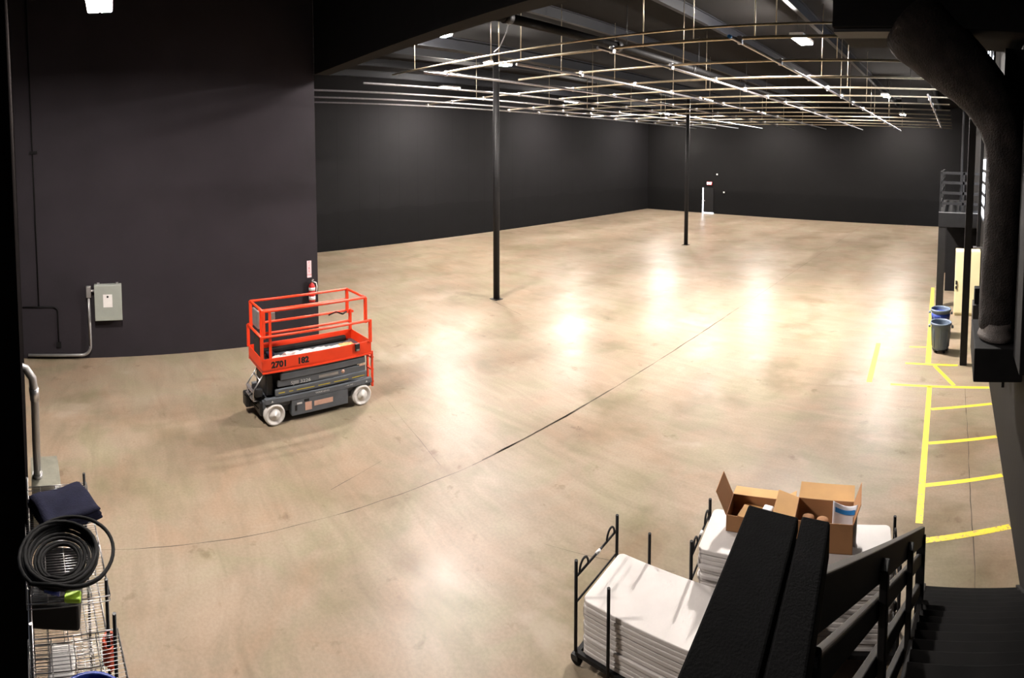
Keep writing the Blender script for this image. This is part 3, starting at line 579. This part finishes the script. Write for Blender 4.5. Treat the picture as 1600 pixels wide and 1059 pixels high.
# ------------------------------------------------------------------ table carts
ORD = ['', 'second', 'third', 'fourth', 'fifth', 'sixth', 'seventh', 'eighth', 'ninth', 'tenth', 'eleventh', 'twelfth', 'thirteenth', 'fourteenth', 'fifteenth', 'sixteenth', 'seventeenth']
def cart(x, y, rz, ln, wd, n, zb, label, glabel, tlabel, grp):
    T_ = empty('table_cart', (x, y, 0), rz, label, 'cart'); hx, hy = ln / 2 + .05, wd / 2 + .03
    mb = MB().box(-hx, hx, -hy, -hy + .04, zb - .06, zb - .02).box(-hx, hx, hy - .04, hy, zb - .06, zb - .02)
    for q in (-hx, -.3, .3, hx - .04): mb.box(q, q + .04, -hy + .04, hy - .04, zb - .06, zb - .02)
    mb.build('base_frame', 'black', T_)
    for sx in (-1, 1):
        for sy in (-1, 1):
            cx, cy = sx * (hx - .0), sy * (hy - .03)
            k = MB().box(cx - .03, cx + .03, cy - .045, cy + .045, zb - .06, zb - .045).box(cx - .03, cx + .03, cy - .035, cy - .03, .06, zb - .045).box(cx - .03, cx + .03, cy + .03, cy + .035, .06, zb - .045).build('caster', 'dark', T_)
            MB().lathe([(.045, -.02), (.06, -.015), (.06, .015), (.045, .02)], 20, Matrix.Translation((cx, cy, .061)) @ Matrix.Rotation(PI / 2, 4, 'X')).build('caster_wheel', 'rubber', k)
        xe = sx * (hx + .0); zt_ = 1.03
        for sy in (-1, 1): MB().tube([(xe, sy * (hy - .01), zb - .02), (xe, sy * (hy - .01), zt_)], .017, 10).build('end_post', 'black', T_)
        MB().tube([(xe, -hy, zt_ - .16), (xe, hy, zt_ - .16)], .012, 8).build('cross_bar', 'black', T_)
        MB().tube([(xe, -hy, .62), (xe, hy, .62)], .010, 8).build('cross_bar', 'black', T_)
        MB().tube([(xe, -.035, zt_ - .16), (xe, .035, zt_ - .16)], .0165, 10).build('paper_label', 'white', T_)
        for sy in (-1, 1): MB().tube(arc((xe, sy * (hy - .14), zt_ - .16), .075, 0, PI, 12, (0, 1, 0), (0, 0, 1.35)), .011, 8).build('handle_loop', 'black', T_)
    for sy in ((-1, 1) if n < 14 else ()): MB().tube([(-hx + .37, sy * (hy + .015), zb - .06), (-hx + .37, sy * (hy + .015), .95)], .016, 10).build('side_post', 'black', T_)
    first = None; th = .0455; z = zb - .018; rnd = random.Random(n)
    for k in range(n):
        if k and k % 4 == 0: z += .006
        if first is None:
            o = empty('folding_table', (x, y, z), rz, tlabel, 'folding table', grp); first = o
            rr = .06; poly = []
            for cx, cy, a in ((ln / 2 - rr, wd / 2 - rr, 0), (-ln / 2 + rr, wd / 2 - rr, 1), (-ln / 2 + rr, -wd / 2 + rr, 2), (ln / 2 - rr, -wd / 2 + rr, 3)):
                poly += [(cx + rr * math.cos(PI / 2 * (a + q / 5)), cy + rr * math.sin(PI / 2 * (a + q / 5))) for q in range(6)]
            top = MB().prism(poly, .0, .043).build('table_top', 'plastic', o, .008)
            parts = [top]
        else:
            o = first.copy(); C.objects.link(o)
            for c in parts: d = c.copy(); C.objects.link(d); d.parent = o
        o.location = (x + rnd.uniform(-.012, .012), y + rnd.uniform(-.009, .009), z); o.rotation_euler.z = rz + R(rnd.uniform(-.4, .4))
        o['label'] = glabel if k == n - 1 else tlabel.replace('lower in', ORD[n - 1 - k] + ' from the top of')
        z += th
    return z
z1_ = cart(-2.18, 4.13, R(5.5), 1.80, .71, 11, .17, 'black wheeled table cart nearer the camera, with looped handles', 'white plastic folding table, topmost on the cart nearer the camera', 'white folding table, lower in the stack on the nearer cart', 'folding tables stacked on the nearer cart')
z2_ = cart(-1.41, 5.02, R(10.5), 1.90, .64, 17, .17, 'black wheeled table cart farther from the camera, under the cardboard boxes', 'white plastic folding table, topmost on the farther cart under the boxes', 'white folding table, lower in the stack on the farther cart', 'folding tables stacked on the farther cart')
print('stack tops', z1_, z2_)

# cardboard boxes on the farther cart
def carton(x, y, z, rz, lx, ly, h, label, flaps, m='card', mi='card2'):
    B = empty('cardboard_box', (x, y, z), rz, label, 'box'); t = .006
    MB().box(-lx / 2, lx / 2, -ly / 2, -ly / 2 + t, 0, h).box(-lx / 2, lx / 2, ly / 2 - t, ly / 2, 0, h).box(-lx / 2, -lx / 2 + t, -ly / 2, ly / 2, 0, h).box(lx / 2 - t, lx / 2, -ly / 2, ly / 2, 0, h).box(-lx / 2, lx / 2, -ly / 2, ly / 2, 0, t).build('box_body', m, B)
    for side, ang, fl in flaps:      # ang: 0 = straight up, 90 = flat outward
        a = R(ang); s, c = math.sin(a) * fl, math.cos(a) * fl
        if side == '-x': q = [(-lx / 2, -ly / 2, h), (-lx / 2, ly / 2, h), (-lx / 2 - s, ly / 2, h + c), (-lx / 2 - s, -ly / 2, h + c)]; nn = Vector((-c, 0, -s))
        if side == '+x': q = [(lx / 2, -ly / 2, h), (lx / 2, ly / 2, h), (lx / 2 + s, ly / 2, h + c), (lx / 2 + s, -ly / 2, h + c)]; nn = Vector((c, 0, -s))
        if side == '-y': q = [(-lx / 2, -ly / 2, h), (lx / 2, -ly / 2, h), (lx / 2, -ly / 2 - s, h + c), (-lx / 2, -ly / 2 - s, h + c)]; nn = Vector((0, -c, -s))
        if side == '+y': q = [(-lx / 2, ly / 2, h), (lx / 2, ly / 2, h), (lx / 2, ly / 2 + s, h + c), (-lx / 2, ly / 2 + s, h + c)]; nn = Vector((0, c, -s))
        mb = MB(); nn = nn.normalized() * t; a_ = [mb.bm.verts.new(p) for p in q]; b_ = [mb.bm.verts.new(Vector(p) + nn) for p in q]
        mb.bm.faces.new(a_); mb.bm.faces.new(b_[::-1])
        for i in range(4): j = (i + 1) % 4; mb.bm.faces.new((a_[i], a_[j], b_[j], b_[i]))
        mb.build('flap', m if ang < 60 else mi, B)
    return B
zt2 = z2_ + .002
carton(-1.93, 5.12, zt2, R(12), .50, .36, .17, 'open cardboard box at the left end of the farther stack, flaps up', [('-x', 25, .26), ('+y', 100, .2), ('+x', 60, .22)])
o = MB().box(-2.06, -1.86, 5.0, 5.2, zt2 + .012, zt2 + .12).box(-2.055, -1.865, 5.21, 5.26, zt2 + .012, zt2 + .10).build('small_carton', 'card2', None, .004); tag(o, 'small tan carton inside the left open cardboard box', 'box')
o = MB().box(-1.83, -1.72, 5.1, 5.2, zt2 + .012, zt2 + .19).build('white_packet', 'bag', None, .02); tag(o, 'white packet standing in the left open cardboard box', 'packet')
carton(-1.16, 5.13, zt2, R(9), .58, .36, .30, 'open brown cardboard box with a white bag in it, right of the other box', [('+x', 18, .22), ('+y', 80, .22), ('-x', 75, .22)])
for i, x in enumerate((-1.33, -1.18)):
    o = MB().lathe([(.055, 0), (.06, .01), (.06, .20), (.02, .21)], 20, Matrix.Translation((x, 5.12, zt2 + .012))).build('cardboard_tube', 'card', None); tag(o, ('left', 'right')[i] + ' one of two brown rolls standing inside the taller cardboard box', 'roll')
mb = MB(); N = 12; g = []
for i in range(N + 1):
    u = i / N; row = []
    for j in range(7):
        v = j / 6; x = -1.07 + .24 * u; y = 5.06 + .10 * math.sin(u * PI) * .4 + .05 * v; z = zt2 + .03 + v * (.40 - .06 * math.sin(u * PI)); row.append(mb.bm.verts.new((x, y, z)))
    g.append(row)
for a, b in zip(g, g[1:]):
    for k in range(6): f = mb.bm.faces.new((a[k], a[k + 1], b[k + 1], b[k])); f.smooth = True
o = mb.build('white_bag', 'bag', None); sd = o.modifiers.new('s', 'SOLIDIFY'); sd.thickness = .012; sd.offset = 1
tag(o, 'white bag with a blue printed band sticking out of the taller box', 'bag')
mb = MB(); prev = None
for i in range(1, N):
    u = i / N; x = -1.07 + .24 * u; ys = lambda v: 5.06 + .10 * math.sin(u * PI) * .4 + .05 * v - .015
    zz = lambda v: zt2 + .03 + v * (.40 - .06 * math.sin(u * PI)); a = mb.bm.verts.new((x, ys(.80), zz(.80))); b = mb.bm.verts.new((x, ys(.92), zz(.92)))
    if prev: mb.bm.faces.new((prev[0], a, b, prev[1]))
    prev = (a, b)
pb = mb.build('printed_band', 'ltblue', o, label='blue printed band'); s2 = pb.modifiers.new('s', 'SOLIDIFY'); s2.thickness = .002

# ------------------------------------------------------------------ wire racks, cable, blanket at the lower left
def rack(x, y, rz, ln, wd, h, label, tiers, ph=.1):
    K_ = empty('wire_rack', (x, y, 0), rz, label, 'shelving')
    for sx in (-1, 1):
        for sy in (-1, 1):
            MB().tube([(sx * (ln / 2 - .02), sy * (wd / 2 - .02), .02), (sx * (ln / 2 - .02), sy * (wd / 2 - .02), h + ph)], .0127, 10).build('post', 'dark' if sy > 0 else 'chrome', K_)
    for z in tiers:
        mb = MB()
        for sy in (-1, 1): mb.tube([(-ln / 2, sy * wd / 2, z), (ln / 2, sy * wd / 2, z)], .0045, 6).tube([(-ln / 2, sy * wd / 2, z - .035), (ln / 2, sy * wd / 2, z - .035)], .0035, 6)
        for sx in (-1, 1): mb.tube([(sx * ln / 2, -wd / 2, z), (sx * ln / 2, wd / 2, z)], .0045, 6).tube([(sx * ln / 2, -wd / 2, z - .035), (sx * ln / 2, wd / 2, z - .035)], .0035, 6)
        for k in range(1, 4): yy = -wd / 2 + wd * k / 4; mb.tube([(-ln / 2, yy, z - .006), (ln / 2, yy, z - .006)], .004, 6)
        nn = int(ln / .026)
        for k in range(1, nn): xx = -ln / 2 + ln * k / nn; mb.tube([(xx, -wd / 2, z + .001), (xx, wd / 2, z + .001)], .002, 4)
        mb.build('wire_shelf', 'chrome', K_)
    return K_
wa = R(9.8)
rack(-4.10, -.50, wa, 1.30, .56, 1.88, 'wire rack against the back wall holding the cable coil and blanket', (1.88, 1.4, .9, .3))
rack(-2.62, -.24, wa, 1.22, .56, 1.88, 'second wire rack at the bottom left corner, closest to the camera', (1.86, 1.35, .3))
# folded blanket
mb = MB(); wm = Matrix.Translation((-4.38, -.50, 1.885)) @ Matrix.Rotation(R(28), 4, 'Z')
N1, N2 = 18, 16; rnd = random.Random(9)
for lay in range(3):
    g = []; z0 = lay * .035
    for i in range(N1 + 1):
        row = []
        for j in range(N2 + 1):
            u, v = i / N1 - .5, j / N2 - .5; e = 1 - max(abs(u), abs(v)) ** 6 * 50
            zz = z0 + .03 + .012 * math.sin(u * 7 + lay) + .008 * math.sin(v * 9 + u * 4) - (.0 if abs(u) < .46 and abs(v) < .46 else .02)
            row.append(mb.bm.verts.new(wm @ Vector((u * (.44 - .01 * lay), v * (.50 - .012 * lay), zz))))
        g.append(row)
    g2 = [[mb.bm.verts.new(v.co - Vector((0, 0, .026 if abs(i / N1 - .5) < .49 else .012))) for v in row] for i, row in enumerate(g)]
    for a, b in zip(g, g[1:]):
        for k in range(N2): f = mb.bm.faces.new((a[k], a[k + 1], b[k + 1], b[k])); f.smooth = True
    for a, b in zip(g2, g2[1:]):
        for k in range(N2): f = mb.bm.faces.new((a[k], b[k], b[k + 1], a[k + 1])); f.smooth = True
    rim = [g[0][k] for k in range(N2 + 1)] + [g[i][N2] for i in range(1, N1 + 1)] + [g[N1][k] for k in range(N2 - 1, -1, -1)] + [g[i][0] for i in range(N1 - 1, 0, -1)]
    rim2 = [g2[0][k] for k in range(N2 + 1)] + [g2[i][N2] for i in range(1, N1 + 1)] + [g2[N1][k] for k in range(N2 - 1, -1, -1)] + [g2[i][0] for i in range(N1 - 1, 0, -1)]
    for k in range(len(rim)): j = (k + 1) % len(rim); f = mb.bm.faces.new((rim[k], rim[j], rim2[j], rim2[k])); f.smooth = True
o = mb.build('folded_blanket', 'navy'); tag(o, 'dark navy moving blanket folded on top of the wire rack', 'blanket')
# cable coil
pts = []; cx, cy, zb = -3.78, -.47, 1.915
turns = [(.13, .0, 0), (.15, .01, .0), (.17, -.01, .012), (.20, .0, .0), (.235, .01, .02), (.255, -.01, .03), (.24, -.02, .05), (.27, .0, .06), (.28, .01, .055), (.26, .02, .08)]
for k, (r, dx, dz) in enumerate(turns):
    for q in range(24):
        f = q / 24; r2 = r + (turns[k + 1][0] - r) * f if k + 1 < len(turns) else r + .06 * f * f; z2 = dz + (turns[k + 1][2] - dz) * f if k + 1 < len(turns) else dz
        a = 2 * PI * (k + f) - .3; pts.append((cx + dx + r2 * 1.18 * math.cos(a), cy + r2 * .98 * math.sin(a), zb + z2 + .004 * math.sin(a * 3 + k)))
o = MB().tube(pts, .0135, 8)
big = []
for q in range(40):
    a = -.25 + 6.1 * (q + 1) / 40; rr = .31 + .035 * min(1, q / 6) - .05 * max(0, q - 24) / 15; big.append((cx + .0 + rr * 1.15 * math.cos(a), cy + .045 + rr * .98 * math.sin(a), zb + .10 - .07 * min(1, q / 36)))
o.tube([pts[-1]] + big, .0135, 8); o = o.build('cable_coil', 'rubber'); tag(o, 'thick black cable coiled on top of the wire rack', 'cable')
e = Vector(big[-1])
MB().tube([e, e + Vector((.015, .05, 0)), e + Vector((.02, .10, -.005))], .02, 12).build('connector', 'blue', o, label='blue cable connector')
MB().box(e.x - .03, e.x + .05, e.y + .13, e.y + .24, 1.893, 1.925).build('green_tag', 'green', o, .01, label='lime green tag')
# stuff on lower tiers
o = MB().tube([(-3.50 + .06 * math.cos(a * .5), -.13 + .04 * math.sin(a * .5), 1.42 + .0022 * a) for a in range(0, 75)], .011, 6).build('orange_cable_coil', 'orange'); tag(o, 'orange cable coiled on the second shelf of the wire rack', 'cable')
o = MB().box(-4.35, -3.75, -.72, -.35, 1.405, 1.6).build('dark_crate', 'black', None, .02); tag(o, 'black crate on the second shelf of the wire rack', 'crate')
o = MB().box(-4.15, -3.75, -.62, -.42, .905, .95).build('pale_slab', 'cloth', None, .02); tag(o, 'added pale flat slab low inside the wire rack, seen through the coil', 'box')  # added slab standing in for pale floor visible through the rack
B = empty('blue_bucket', (-2.50, -.19, 1.866), 0, 'round blue tub on the nearer wire rack at the bottom edge', 'tub')
MB().lathe([(.15, 0), (.16, .02), (.19, .26), (.2, .265), (.2, .28), (.185, .28), (.18, .25), (.14, .02), (0, .02)], 32).build('tub_body', 'blue', B)
# grey trough and its pipe against the back wall
o = MB().box(-.36, .36, -.19, .19, 0, .6).build('wireway_box', 'greybox', None, .008); o.matrix_world = Matrix.Translation((-7.15, -1.06, 0)) @ Matrix.Rotation(wa, 4, 'Z'); tag(o, 'grey steel equipment box on the floor against the back wall', 'electrical box')
MB().box(-.33, .33, .19, .20, .05, .55).build('cover', 'greybox', o, .004)
o = MB().tube([(-7.0, -1.14, .61), (-6.75, -1.10, 1.2), (-6.55, -1.06, 1.9)] + [(-6.5, -1.07, 2.15), (-6.5, -1.15, 2.27), (-6.5, -1.26, 2.3)], .052, 16).build('large_conduit', 'conduit'); tag(o, 'thick grey elbow pipe rising from the equipment box into the back wall', 'pipe')
MB().tube([(-7.0, -1.14, .602), (-6.985, -1.138, .66)], .07, 16).build('coupling', 'steel', o); MB().tube([(-6.56, -1.06, 1.86), (-6.52, -1.065, 2.02)], .062, 16).build('coupling', 'steel', o)
